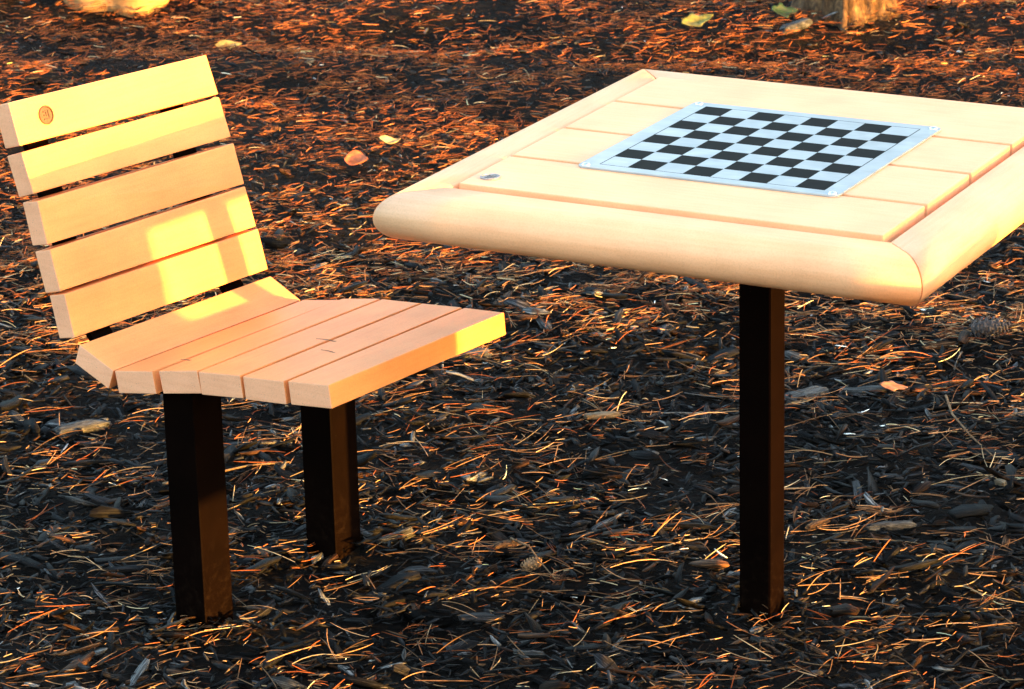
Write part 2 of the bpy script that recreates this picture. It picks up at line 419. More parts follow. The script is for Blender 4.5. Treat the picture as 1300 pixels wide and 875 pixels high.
# ------------------------------------------------------------------ seat
# front-surface edges measured at the left end (w=0) and at the right end (w=WW): (d, z)
PROF = [((.4594, .8010), (.4677, .7904)), ((.4780, .7362), (.4902, .7283)),
        ((.4806, .7235), (.4922, .7213)), ((.5011, .6613), (.5141, .6581)),
        ((.5096, .6484), (.5200, .6454)), ((.5248, .5817), (.5392, .5799)),
        ((.5297, .5717), (.5411, .5735)), ((.5469, .5079), (.5614, .5088)),
        ((.5561, .5022), (.5660, .5026)), ((.5715, .4348), (.5836, .4369)),
        ((.5826, .4233), (.5899, .4241)), ((.6544, .3944), (.6549, .3937)),
        ((.6583, .3951), (.6628, .3956)), ((.7400, .4097), (.7423, .4097)),
        ((.7556, .4133), (.7494, .4132)), ((.8375, .4296), (.8306, .4275)),
        ((.8413, .4285), (.8379, .4278)), ((.9278, .4392), (.9156, .4349)),
        ((.9351, .4390), (.9233, .4355)), ((1.0176, .4474), (1.0049, .4437)),
        ((1.0276, .4493), (1.0117, .4440)), ((1.1082, .4588), (1.0916, .4503))]
def slp(d, w, z): return Vector((d - DP, w - WW / 2, z))
def disc(parent, name, center, nrm, upv, rad, m1, m2, th=0.0025):
    """round medallion with a raised rim and an angular mark in relief"""
    nrm = nrm.normalized(); a = upv.normalized(); b = nrm.cross(a)
    bm = bmesh.new(); K = 40
    prof = [(rad, -0.002), (rad, th), (rad * 0.93, th + 0.0008), (rad * 0.84, th + 0.0008), (rad * 0.8, th * 0.6), (0.0001, th * 0.6)]
    rings = []
    for rr, hh in prof:
        rings.append([bm.verts.new(center + (a * math.cos(2 * math.pi * k / K) + b * math.sin(2 * math.pi * k / K)) * rr + nrm * hh) for k in range(K)])
    for q1, q2 in zip(rings[:-1], rings[1:]):
        for k in range(K):
            bm.faces.new([q1[k], q1[(k + 1) % K], q2[(k + 1) % K], q2[k]])
    d = obj_bm(name, bm, m1, parent)
    bm = bmesh.new()
    def bar(x0, x1, y0, y1):
        h0, h1 = th * 0.5, th * 0.6 + 0.0011
        pts = [center + a * yy + b * xx + nrm * h for h in (h0, h1) for xx, yy in ((x0, y0), (x1, y0), (x1, y1), (x0, y1))]
        hexa(bm, pts)
    q_ = rad
    bar(-0.42 * q_, -0.26 * q_, -0.45 * q_, 0.5 * q_); bar(-0.255 * q_, 0.4 * q_, -0.45 * q_, -0.3 * q_)
    bar(-0.1 * q_, 0.05 * q_, -0.12 * q_, 0.5 * q_); bar(0.055 * q_, 0.36 * q_, 0.32 * q_, 0.47 * q_); bar(0.055 * q_, 0.36 * q_, -0.05 * q_, 0.1 * q_)
    obj_bm('emblem', bm, m2, d)
    return d

def make_seat():
    cx, cy = spt(DP, WW / 2)
    root = thing('slatted_seat', 'tan slatted seat with sloping back on two dark posts, left of the chess table', 'seat', (cx, cy, 0), SY, 'slatted seats facing the chess table')
    TK = 0.037
    for k in range(0, 22, 2):
        pts = []
        for s_, w in ((0, 0.0), (1, WW)):
            p0 = Vector(PROF[k][s_]); p1 = Vector(PROF[k + 1][s_])
            dirv = (p1 - p0).normalized(); nb = Vector((-dirv.y, dirv.x))     # 2-D normal
            if k < 10: nb = Vector((-abs(nb.x), -abs(nb.y) if dirv.x > 0 else nb.y))
            else: nb = Vector((dirv.y, -dirv.x))
            if k == 10: nb = Vector((dirv.y, -dirv.x))
            tk = TK if k > 10 else 0.036
            p0 = p0 - dirv * 0.0012; p1 = p1 + dirv * (0.0012 if k < 10 else 0.0)
            for pp in (p0, p1, p1 + nb * tk, p0 + nb * tk): pts.append(slp(pp.x, w, pp.y))
        bm = bmesh.new(); hexa(bm, pts)
        nm = 'back_slat' if k < 10 else 'seat_slat'
        o = obj_bm(nm, bm, [M_slat, M_end], root, bevel=0.0022)
        for p_ in o.data.polygons:
            if abs(p_.normal.y) > 0.93: p_.material_index = 1
    # steel posts
    for wc in (W1, W2):
        bm = bmesh.new(); box(bm, -HS, HS, wc - WW / 2 - HS, wc - WW / 2 + HS, -0.15, 0.372)
        obj_bm('post', bm, M_post, root, bevel=0.004)
    # bent flat bar under the seat and up behind the back
    def under(k, off):
        p0 = (Vector(PROF[k][0]) + Vector(PROF[k][1])) / 2; p1 = (Vector(PROF[k + 1][0]) + Vector(PROF[k + 1][1])) / 2
        dv = (p1 - p0).normalized()
        nb = Vector((-abs(dv.y), -abs(dv.x))) if k < 10 else Vector((dv.y, -dv.x))
        return p0 + nb * off, p1 + nb * off
    for wc in (W1 + 0.004, W2 - 0.004):
        path_t, path_b = [], []
        for k in (0, 4, 8, 10, 12, 14, 16, 18, 20):
            a1, b1 = under(k, 0.0385); a2, b2 = under(k, 0.050)
            if k == 0: a1 = a1.lerp(b1, 0.35); a2 = a2.lerp(b2, 0.35)
            if k == 20: b1 = a1.lerp(b1, 0.6); b2 = a2.lerp(b2, 0.6)
            path_t.append((a1 + b1) / 2 if k not in (0, 20) else (a1 if k == 0 else b1))
            path_b.append((a2 + b2) / 2 if k not in (0, 20) else (a2 if k == 0 else b2))
        bm = bmesh.new(); hw = 0.022
        rows = []
        for tp, bt in zip(path_t, path_b):
            rows.append([bm.verts.new(slp(q_.x, wc + s_ * hw, q_.y)) for q_, s_ in ((tp, -1), (tp, 1), (bt, 1), (bt, -1))])
        for r1, r2 in zip(rows[:-1], rows[1:]):
            for e in range(4): bm.faces.new([r1[e], r1[(e + 1) % 4], r2[(e + 1) % 4], r2[e]])
        bm.faces.new(rows[0]); bm.faces.new(rows[-1][::-1])
        obj_bm('support_bar', bm, M_post, root)
    nrm = Vector((1, 0, 0.29)); up = Vector((-0.28, 0, 1))
    c = slp(0.4690, 0.0681, 0.7690)
    disc(root, 'medallion', c, nrm, up, 0.0155, M_bronze, M_bronze_dk)
    return root
seat = make_seat()
seat2 = seat.copy(); COL.objects.link(seat2)
for ch in seat.children:
    c2 = ch.copy(); COL.objects.link(c2); c2.parent = seat2
    for gch in ch.children:
        d2 = gch.copy(); COL.objects.link(d2); d2.parent = c2
seat2['label'] = 'tan slatted seat with its back to the low sun, right of the chess table'
aa = R(-48.0)
seat2.location = (T0[0] + 1.14 * math.cos(aa), T0[1] + 1.14 * math.sin(aa), 0)
seat2.rotation_euler = (0, 0, R(160))

# ------------------------------------------------------------------ chess table
TY = -0.49385
table = thing('chess_table', 'square cream slatted table with rounded edges on one dark post, chess board fixed on top', 'table', (T0[0], T0[1], 0), TY)
IN = {'FL': (-.3442, -.3521), 'FR': (.3472, -.3592), 'BL': (-.3519, .3663), 'BR': (.345, .358)}
OUT = {'FL': (-.4305, -.4385), 'FR': (.427, -.439), 'BL': (-.428, .452), 'BR': (.427, .443)}
ZT, RAD = 0.748, 0.0365
def prof_pts():
    """(s, z): s=0 inner wall, s=1 outermost"""
    wd = 0.083
    pts = [(0.0, ZT - 2 * RAD), (0.0, ZT - 0.012), (0.0008 / wd, ZT - 0.004), (0.003 / wd, ZT - 0.001), (0.007 / wd, ZT)]
    s0 = (wd - RAD * 1.05) / wd
    pts.append((s0 * 0.6, ZT))
    for k in range(0, 19):
        a = math.pi / 2 - math.pi * k / 18
        pts.append((s0 + (RAD * 1.05 / wd) * math.cos(a), ZT - RAD + RAD * math.sin(a)))
    return pts
PP = prof_pts()
def make_trim(c1, c2, mat, gap=0.0014):
    bm = bmesh.new()
    i1, o1, i2, o2 = Vector(IN[c1]), Vector(OUT[c1]), Vector(IN[c2]), Vector(OUT[c2])
    along = (i2 - i1).normalized()
    rows = []
    for e in range(9):
        tt = e / 8; row = []
        for s_, z in PP:
            a_ = i1.lerp(o1, s_) + along * gap; b_ = i2.lerp(o2, s_) - along * gap
            q_ = a_.lerp(b_, tt); row.append(bm.verts.new((q_.x, q_.y, z)))
        rows.append(row)
    K = len(PP)
    for r1, r2 in zip(rows[:-1], rows[1:]):
        for k in range(K): bm.faces.new([r1[k], r1[(k + 1) % K], r2[(k + 1) % K], r2[k]])
    e0 = bm.faces.new(rows[0]); e1 = bm.faces.new(rows[-1][::-1])
    o = obj_bm('edge_trim', bm, mat, table)
    o.data.polygons.foreach_set('use_smooth', [len(p.vertices) == 4 for p in o.data.polygons])
    return o
make_trim('FL', 'FR', M_trimx); make_trim('FR', 'BR', M_trimy); make_trim('BR', 'BL', M_trimx); make_trim('BL', 'FL', M_trimy)
# four planks; edges at the measured joints
VL = [-.3521, -.1757, .0052, .1880, .3663]; VR = [-.3592, -.1850, -.0040, .1740, .358]
for k in range(4):
    gl, gr, gv = 0.0085, 0.0110, 0.0046
    f0 = 0.0085 if k == 0 else gv; f1 = 0.0045 if k == 3 else gv
    ul0 = -.3442 + (-.3519 + .3442) * k / 4; ul1 = -.3442 + (-.3519 + .3442) * (k + 1) / 4
    bm = bmesh.new(); zb, zt = 0.712, 0.7525
    pts = []
    for z in (zb, zt):
        pts += [(ul0 + gl, VL[k] + f0, z), (.346 - gr, VR[k] + f0, z), (.3455 - gr, VR[k + 1] - f1, z), (ul1 + gl, VL[k + 1] - f1, z)]
    hexa(bm, pts); obj_bm('top_plank', bm, M_plank, table, bevel=0.0022)
bm = bmesh.new()
box(bm, -.335, .335, -.345, .345, 0.702, 0.709)
box(bm, -.20, .20, -.03, .03, 0.676, 0.7015); 
obj_bm('underframe', bm, M_post, table, bevel=0.001)
bm = bmesh.new(); box(bm, -0.0272, 0.0272, -0.0272, 0.0272, -0.15, 0.6755)
obj_bm('post', bm, M_post, table, bevel=0.004)

# chess plate
def chess_board():
    gx0, gx1, gy0, gy1 = -0.1805, 0.1805, -0.188, 0.188
    px0, px1, py0, py1 = -0.2105, 0.2105, -0.2110, 0.2110
    lw = 0.0016
    xs = [px0, gx0 - lw] + [gx0 + (gx1 - gx0) * k / 8 for k in range(9)] + [gx1 + lw, px1]
    ys = [py0, gy0 - lw] + [gy0 + (gy1 - gy0) * k / 8 for k in range(9)] + [gy1 + lw, py1]
    th = 0.0025; bm = bmesh.new(); cen = Vector((-0.0037, 0.0094)); an = -0.006
    def tr(x, y, z):
        return (cen.x + x * math.cos(an) - y * math.sin(an), cen.y + x * math.sin(an) + y * math.cos(an), z)
    z = 0.7530 + th; cr_ = 0.013
    nx, ny = len(xs), len(ys)
    vv = {}
    def gv(i, j):
        if (i, j) not in vv: vv[(i, j)] = bm.verts.new(tr(xs[i], ys[j], z))
        return vv[(i, j)]
    for i in range(nx - 1):
        for j in range(ny - 1):
            corner = (i in (0, nx - 2)) and (j in (0, ny - 2))
            if corner:
                sx = -1 if i == 0 else 1; sy = -1 if j == 0 else 1
                ox, oy = (px0 if sx < 0 else px1), (py0 if sy < 0 else py1)
                arc = []
                for a in range(0, 7):
                    th_ = math.pi / 2 * a / 6
                    arc.append(bm.verts.new(tr(ox - sx * cr_ + sx * cr_ * math.cos(th_), oy - sy * cr_ + sy * cr_ * math.sin(th_), z)))
                ii = 1 if i == 0 else nx - 2; jj = 1 if j == 0 else ny - 2; io = 0 if i == 0 else nx - 1; jo = 0 if j == 0 else ny - 1
                loop = [gv(ii, jj), gv(io, jj)] + arc + [gv(ii, jo)]
                f = bm.faces.new(loop if sx * sy > 0 else loop[::-1])
                f.material_index = 0
            else:
                f = bm.faces.new([gv(i, j), gv(i + 1, j), gv(i + 1, j + 1), gv(i, j + 1)])
                if 2 <= i <= 9 and 2 <= j <= 9: f.material_index = 1 if ((i - 2) + (j - 2)) % 2 else 0
                elif 1 <= i <= 10 and 1 <= j <= 10: f.material_index = 1
                else: f.material_index = 0
    be = [e for e in bm.edges if len(e.link_faces) == 1]
    r_ = bmesh.ops.extrude_edge_only(bm, edges=be)
    for v in [g_ for g_ in r_['geom'] if isinstance(g_, bmesh.types.BMVert)]: v.co.z -= th
    b = obj_bm('chess_board', bm, [M_plate, M_black], table)
    for sx in (-1, 1):
        for sy in (-1, 1):
            c = Vector(tr(sx * 0.1990, sy * 0.1995, 0.7555))
            bm = bmesh.new(); K = 20; rings = []
            for rr, hh in ((0.0068, 0), (0.0064, 0.0013), (0.0045, 0.0026), (0.002, 0.0032), (0.0001, 0.0033)):
                rings.append([bm.verts.new(c + Vector((rr * math.cos(2 * math.pi * k / K), rr * math.sin(2 * math.pi * k / K), hh))) for k in range(K)])
            for q1, q2 in zip(rings[:-1], rings[1:]):
                for k in range(K): bm.faces.new([q1[k], q1[(k + 1) % K], q2[(k + 1) % K], q2[k]])
            obj_bm('screw', bm, M_screw, b, smooth=True)
    return b
chess_board()
disc(table, 'medallion', Vector((-0.3068, -0.3000, 0.7525)), Vector((0, 0, 1)), Vector((0, 1, 0)), 0.0155, M_silver, M_silver_dk, th=0.002)

# ------------------------------------------------------------------ litter one can tell apart
GK = 1.0138      # litter spots were read off a ground 28 mm higher
def leaf(name, label, x, y, size, col, yaw, curl=0.3, lift=0.03, narrow=0.5, pitch=0.0, lobes=0.0):
    x *= GK; y *= GK; r = random.Random(int(x * 1000 + y * 77)); bm = bmesh.new(); nx, ny = 12, 6
    rows = []
    for i in range(nx + 1):
        s_ = i / nx
        wv_ = math.sin(math.pi * s_ ** 0.8) * narrow * (1 + lobes * math.sin(s_ * 17)) * 0.5 + 0.01
        row = []
        for j in range(ny + 1):
            tt = j / ny * 2 - 1
            zz = size * (curl * (s_ - 0.5) ** 2 * 1.2 + curl * 0.9 * abs(tt) ** 1.5 * wv_ + 0.02 * math.sin(9 * s_ + 5 * tt))
            row.append(bm.verts.new(((s_ - 0.5) * size, tt * wv_ * size, zz)))
        rows.append(row)
    for a_, b_ in zip(rows[:-1], rows[1:]):
        for j in range(ny): bm.faces.new([a_[j], a_[j + 1], b_[j + 1], b_[j]])
    me_o = obj_bm(name, bm, simple(name + '_mat', col, 0.55, 0, 0.3, 60, 0.3), None, smooth=True)
    md = me_o.modifiers.new('thick', 'SOLIDIFY'); md.thickness = 0.0007
    me_o.location = (x, y, float(hgt(x, y)) + lift); me_o.rotation_euler = (R(r.uniform(-12, 12)) + pitch, R(r.uniform(-10, 10)), yaw)
    tag(me_o, label, 'leaf', 'fallen leaves on the mulch')
    return me_o
leaf('fallen_leaf', 'small bright yellow leaf lying beyond the top of the seat back', -0.766, 8.752, 0.075, (0.75, 0.38, 0.06), 0.1, pitch=R(20))
leaf('fallen_leaf', 'yellow-green leaf lying beyond the far left corner of the table', 0.532, 8.706, 0.10, (0.15, 0.14, 0.02), 0.4, pitch=R(25), lobes=0.2)
leaf('fallen_leaf', 'pale curled leaf with a rolled rim, left of the table edge', -0.285, 7.50, 0.055, (0.50, 0.36, 0.15), 0.3, curl=1.0, pitch=R(35))
leaf('fallen_leaf', 'reddish orange curled leaf between the seat back and the table', -0.353, 7.33, 0.06, (0.55, 0.13, 0.03), -0.3, curl=0.7, pitch=R(30), narrow=0.8)
leaf('fallen_leaf', 'orange crumpled leaf just left of the top of the table post', 0.455, 6.37, 0.035, (0.6, 0.18, 0.05), 0.9, curl=0.6, pitch=R(35), narrow=0.9)
leaf('fallen_leaf', 'flat orange-brown leaf lying on mulch right of the table post', 0.713, 5.70, 0.055, (0.42, 0.15, 0.055), 0.05, curl=0.1, pitch=R(12), narrow=0.45, lobes=0.2)
leaf('fallen_leaf', 'green leafy scrap lying left of the tree trunk', 0.775, 8.75, 0.09, (0.008, 0.030, 0.014), 0.5, pitch=R(30), lobes=0.3)

def lump(name, label, cat, x, y, dims, yaw, mat, group=None, rough=0.18, freq=3.0, lift=0.5, seed=0, tilt=0):
    x *= GK; y *= GK
    bm = bmesh.new(); bmesh.ops.create_icosphere(bm, subdivisions=4, radius=1)
    for v in bm.verts:
        n_2 = noise.fractal(v.co * freq + Vector((seed, 0, 0)), 1.0, 2.0, 5)
        e = 4.0
        l_ = (abs(v.co.x) ** e + abs(v.co.y) ** e + abs(v.co.z) ** e) ** (1 / e)
        v.co = v.co / l_ * 0.85 * (1 + rough * n_2)
        v.co = Vector((v.co.x * dims[0] / 2, v.co.y * dims[1] / 2, v.co.z * dims[2] / 2))
    o = obj_bm(name, bm, mat, None, smooth=True)
    o.location = (x, y, float(hgt(x, y)) + dims[2] * lift); o.rotation_euler = (0, tilt, yaw)
    return tag(o, label, cat, group)

def bark_mat(name, c0, c1, c2, sc=(60, 60, 12), orient=True):
    m, nt, b = newmat(name); L = nt.links
    tc = N(nt, 'ShaderNodeTexCoord'); mp = N(nt, 'ShaderNodeMapping'); mp.inputs['Scale'].default_value = sc
    L.new(tc.outputs['Object'], mp.inputs[0])
    n = N(nt, 'ShaderNodeTexNoise', Scale=1.0, Detail=8.0, Roughness=0.7, Distortion=0.6); L.new(mp.outputs[0], n.inputs[0])
    r = ramp(nt, n.outputs[0], [(0.32, c0), (0.5, c1), (0.7, c2)])
    L.new(r.outputs[0], b.inputs['Base Color']); b.inputs['Roughness'].default_value = 0.85; b.inputs['Specular IOR Level'].default_value = 0.2
    bp = N(nt, 'ShaderNodeBump', Strength=0.9, Distance=0.01); L.new(n.outputs[0], bp.inputs['Height']); L.new(bp.outputs[0], b.inputs['Normal'])
    return m
M_greybark = bark_mat('grey_weathered_bark', (0.012, 0.012, 0.012), (0.06, 0.06, 0.06), (0.20, 0.20, 0.19), (40, 300, 60))
M_brownbark = bark_mat('brown_bark_piece', (0.02, 0.012, 0.008), (0.09, 0.05, 0.025), (0.30, 0.15, 0.06), (40, 260, 60))
M_palewood = bark_mat('pale_split_wood', (0.06, 0.045, 0.03), (0.17, 0.13, 0.085), (0.34, 0.28, 0.20), (30, 300, 60))
GB = 'larger bark and wood pieces in the mulch'
lump('bark_piece', 'silvery grey weathered bark piece lying just beyond the front right of the seat', 'bark', -0.088, 5.92, (0.105, 0.05, 0.018), 0.1, M_greybark, GB, seed=1, lift=1.1)
lump('bark_piece', 'grey wood chunk lying on mulch left of the front seat post', 'bark', -0.80, 5.63, (0.12, 0.045, 0.02), 0.45, M_greybark, GB, seed=2, lift=1.0)
lump('bark_piece', 'pale brown wood piece on mulch at the lower right, below the table corner', 'bark', 0.50, 4.98, (0.06, 0.016, 0.012), 0.75, M_brownbark, GB, seed=3, lift=1.6)
lump('bark_piece', 'sunlit orange-brown wood chunk between the rear seat post and the table post', 'bark', -0.02, 4.97, (0.06, 0.022, 0.014), 0.55, M_brownbark, GB, seed=4, lift=1.6)
lump('bark_piece', 'dark grey striped bark slab on mulch right of the table post', 'bark', 0.545, 5.72, (0.13, 0.045, 0.018), 0.6, M_greybark, GB, seed=5, lift=1.1)
lump('bark_piece', 'pale split wood chip on mulch between seat and table post', 'bark', 0.16, 5.55, (0.075, 0.022, 0.012), 0.15, M_palewood, GB, seed=6, lift=1.8)
lump('bark_piece', 'long grey driftwood-like stick near the bottom right of the mulch', 'bark', 0.62, 4.98, (0.10, 0.02, 0.014), 0.12, M_greybark, GB, seed=7, lift=1.5)
lump('bark_piece', 'grey wood scrap lying at the left foot of the tree trunk', 'bark', 0.80, 8.66, (0.11, 0.04, 0.028), 0.35, M_greybark, GB, seed=8, lift=0.8, tilt=R(-12))
lump('bark_piece', 'tan oblong chip standing out of mulch near the right edge', 'bark', 0.83, 5.15, (0.026, 0.013, 0.012), -0.8, M_palewood, GB, seed=9, lift=2.2)

def twig(label, pts, rad, mat):
    bm = bmesh.new(); K = 6; rows = []; pts = [(x * GK, y * GK, z) for x, y, z in pts]
    P_ = [Vector((x, y, float(hgt(x, y)) + z)) for x, y, z in pts]
    fine = []
    for a_, b_ in zip(P_[:-1], P_[1:]):
        for k in range(4): fine.append(a_.lerp(b_, k / 4))
    fine.append(P_[-1])
    for k, c in enumerate(fine):
        dv = (fine[min(k + 1, len(fine) - 1)] - fine[max(k - 1, 0)]).normalized(); sdv = dv.cross(Vector((0, 0, 1))).normalized(); up = sdv.cross(dv)
        rr = rad * (1 - 0.6 * k / len(fine)) * random.uniform(0.85, 1.15)
        rows.append([bm.verts.new(c + (sdv * math.cos(2 * math.pi * e / K) + up * math.sin(2 * math.pi * e / K)) * rr) for e in range(K)])
    for r1, r2 in zip(rows[:-1], rows[1:]):
        for e in range(K): bm.faces.new([r1[e], r1[(e + 1) % K], r2[(e + 1) % K], r2[e]])
    bm.faces.new(rows[0]); bm.faces.new(rows[-1][::-1])
    return tag(obj_bm('twig', bm, mat, None, smooth=True), label, 'twig', 'bare twigs on the mulch')
M_twig = bark_mat('dry_twig_bark', (0.07, 0.04, 0.02), (0.18, 0.11, 0.06), (0.32, 0.22, 0.13), (80, 80, 80))
twig('bent grey-brown twig lying on mulch below the right side of the table', [(0.80, 5.62, .03), (0.795, 5.50, .034), (0.81, 5.38, .03), (0.84, 5.30, .026)], 0.0028, M_twig)
twig('thin bent twig in the mulch near the bottom middle of the picture', [(-0.01, 4.98, .03), (0.02, 4.93, .034), (0.035, 4.86, .034), (0.06, 4.80, .03)], 0.0022, M_twig)
twig('dark slender stick lying between the two seat posts', [(-0.62, 5.30, .03), (-0.55, 5.31, .036), (-0.47, 5.35, .03), (-0.40, 5.37, .026)], 0.003, M_twig)

def cone(label, x, y, yaw, size, col):
    x *= GK; y *= GK
    root = thing('pine_cone', label, 'pine cone', (x, y, float(hgt(x, y)) + 0.018 + size * 0.22), yaw, 'fallen pine cones')
    m = simple('pine_cone_scale', col, 0.7, 0, 0.3, 200, 0.3)
    bm = bmesh.new(); n_s = 70
    for k in range(n_s):
        u_ = (k + 0.5) / n_s; a = k * 2.39996
        rr = size * 0.24 * math.sin(math.pi * (0.12 + 0.8 * u_)) ** 0.8; xx = (u_ - 0.5) * size
        c = Vector((xx, rr * math.cos(a), rr * math.sin(a)))
        out = Vector((0.55, math.cos(a), math.sin(a))).normalized(); side = Vector((0, -math.sin(a), math.cos(a))); n_3 = out.cross(side)
        s_ = size * 0.085
        pts = [c - side * s_ * .5 - n_3 * s_ * .12, c + side * s_ * .5 - n_3 * s_ * .12, c + side * s_ * .75 + out * s_ * 1.0 - n_3 * s_ * .16, c - side * s_ * .75 + out * s_ * 1.0 - n_3 * s_ * .16,
               c - side * s_ * .5 + n_3 * s_ * .12, c + side * s_ * .5 + n_3 * s_ * .12, c + side * s_ * .6 + out * s_ * 1.15 + n_3 * s_ * .25, c - side * s_ * .6 + out * s_ * 1.15 + n_3 * s_ * .25]
        hexa(bm, pts)
    obj_bm('scales', bm, m, root)
    bm = bmesh.new(); bmesh.ops.create_icosphere(bm, subdivisions=3, radius=1)
    for v in bm.verts: v.co = Vector((v.co.x * size * 0.46, v.co.y * size * 0.2, v.co.z * size * 0.2))
    obj_bm('core', bm, m, root, smooth=True)
    return root
cone('grey-brown pine cone lying on mulch near the right edge, below the table', 0.935, 6.0, 0.05, 0.075, (0.055, 0.042, 0.04))
cone('small tan pine cone half sunk in mulch near the bottom between the posts', 0.022, 4.865, 0.6, 0.035, (0.30, 0.17, 0.08))

# pale boulder at the upper left
M_rock = bark_mat('pale_limestone', (0.26, 0.13, 0.05), (0.46, 0.25, 0.10), (0.60, 0.35, 0.15), (9, 9, 30))
def rock(label, x, y, dims, seed, yaw=0):
    return lump('boulder', label, 'boulder', x, y, dims, yaw, M_rock, 'pale boulders at the upper left', rough=0.22, freq=1.3, lift=0.30, seed=seed)
rock('large pale sunlit boulder beyond the seat at the top left', -1.15, 9.37, (0.40, 0.40, 0.36), 31)
rock('small grey boulder at the extreme top left corner', -1.56, 9.36, (0.26, 0.24, 0.20), 37)

# ------------------------------------------------------------------ trees
M_trunk = bark_mat('pine_trunk_bark', (0.012, 0.008, 0.006), (0.09, 0.05, 0.025), (0.26, 0.14, 0.06), (40, 40, 22))
M_folg = tinted('pine_foliage', rough=0.6, spec=0.3, scale=30.0, streak=0.2)
def trunk_mesh(H, r0, seed, parent):
    NR, NS = 150, 96
    zs = np.concatenate([np.linspace(-0.1, 1.2, 90), np.linspace(1.25, H, NR - 90)])
    an = np.linspace(0, 2 * np.pi, NS, endpoint=False); r = np.random.default_rng(seed)
    verts = np.zeros((NR, NS, 3))
    lean = r.normal(0, 0.012, 2)
    for i_, z in enumerate(zs):
        rad = r0 * (1 - 0.82 * max(z, 0) / H) * (1 + 0.45 * math.exp(-max(z, 0) / 0.05) * 0.5)
        flare = 0.16 * math.exp(-max(z, 0) / 0.12)
        for j_, a in enumerate(an):
            fl = 1 + flare * (0.5 + 0.5 * math.sin(5 * a + seed)) ** 2
            p = Vector((math.cos(a) * 4.2, math.sin(a) * 4.2, z * 5.0 + seed))
            n_2 = noise.noise(p) * 0.6 + noise.noise(p * 2.3) * 0.35
            ridge = abs(noise.noise(Vector((math.cos(a) * 5, math.sin(a) * 5, z * 2.2 + seed * 2)))) ** 0.6
            rr = rad * fl * (1 + 0.10 * n_2 + 0.26 * (ridge - 0.4) + 0.05 * noise.noise(p * 5.0))
            verts[i_, j_] = (rr * math.cos(a) + lean[0] * z, rr * math.sin(a) + lean[1] * z, z)
    i_, j_ = np.meshgrid(np.arange(NR - 1), np.arange(NS), indexing='ij'); a = (i_ * NS + j_).ravel(); b_ = (i_ * NS + (j_ + 1) % NS).ravel()
    fc = np.stack([a, b_, b_ + NS, a + NS], 1)
    return mesh_np('trunk', verts.reshape(-1, 3), fc.ravel(), np.arange(len(fc)) * 4, np.full(len(fc), 4), M_trunk, smooth=True, parent=parent)

def limbs_crown(H, z0, spread, seed, parent, nb=34, leaves=9000):
    r = np.random.default_rng(seed); bm = bmesh.new(); pts = []
    for k in range(nb):
        z = z0 + (H - z0) * (k + 0.5) / nb; a = k * 2.4 + r.uniform(-.3, .3); L_ = spread * (1 - 0.8 * (z - z0) / (H - z0)) * r.uniform(0.65, 1.1)
        d = Vector((math.cos(a), math.sin(a), r.uniform(0.05, 0.3))).normalized(); rr = 0.02 + 0.02 * L_
        s_ = Vector((-math.sin(a), math.cos(a), 0)); u_ = d.cross(s_); rows = []
        for e in range(4):
            c = Vector((0, 0, z)) + d * L_ * e / 3; q_ = rr * (1 - 0.28 * e)
            rows.append([bm.verts.new(c + s_ * q_ * math.cos(t_) + u_ * q_ * math.sin(t_)) for t_ in (0, 1.57, 3.14, 4.71)])
        for r1, r2 in zip(rows[:-1], rows[1:]):
            for e in range(4): bm.faces.new([r1[e], r1[(e + 1) % 4], r2[(e + 1) % 4], r2[e]])
        for e in range(7):
            f = r.uniform(0.3, 1.05); pts.append((np.array([0, 0, z]) + np.array(d) * L_ * f + r.normal(0, 0.12 * L_, 3) * [1, 1, 0.4], 0.16 + 0.12 * L_))
    obj_bm('limbs', bm, M_trunk, parent)
    per = max(20, leaves // len(pts)); n = per * len(pts)
    c = np.repeat(np.array([p[0] for p in pts]), per, 0); sc = np.repeat(np.array([p[1] for p in pts]), per)
    off = r.normal(0, 1, (n, 3)) * [1, 1, 0.6] * sc[:, None] * 0.7; c = c + off
    d = off / (np.linalg.norm(off, axis=1, keepdims=True) + 1e-6) + r.normal(0, 0.5, (n, 3)); d /= np.linalg.norm(d, axis=1, keepdims=True)
    s_ = np.cross(d, r.normal(0, 1, (n, 3))); s_ /= np.linalg.norm(s_, axis=1, keepdims=True)
    Ls, Ws = r.uniform(0.09, 0.17, n)[:, None], 0.012
    P = np.stack([c - s_ * Ws, c + s_ * Ws, c + d * Ls + s_ * Ws * 2, c + d * Ls - s_ * Ws * 2], 1)
    g_ = np.exp(r.normal(0, 0.3, n)); col = np.stack([0.05 * g_, 0.085 * g_, 0.03 * g_, np.ones(n)], 1).repeat(4, 0)
    fi, ls, lt = quads_repeat(n, 4, [(0, 1, 2, 3)])
    mesh_np('crown', P.reshape(-1, 3), fi, ls, lt, M_folg, tone=col, parent=parent)

tr = thing('pine_tree', 'pine tree whose sunlit rough trunk base shows at the top right beyond the table', 'tree', (0.965, 8.98, float(hgt(0.965, 8.98))), 0, 'pine trees on the mulch bed')
trunk_mesh(9.0, 0.118, 3, tr); limbs_crown(9.5, 3.6, 1.9, 5, tr)
# pines further towards the sun, right of the picture: their shadows band the far mulch
for k, (x, y, h_, rr, z0) in enumerate([(11.0, 2.5, 11, 0.13, 5.0), (17.0, -0.2, 12, 0.15, 5.5), (21.0, -0.5, 12, 0.16, 5.5)]):
    o = thing('pine_tree', 'tall pine standing off towards the low sun, number of paces %s from the table' % ['eleven', 'seventeen', 'twenty'][k], 'tree', (x, y, float(hgt(x, y))), k * 1.1, 'pine trees on the mulch bed')
    trunk_mesh(h_, rr, 10 + k, o); limbs_crown(h_ + 0.5, z0, 2.2, 20 + k, o, leaves=5000)

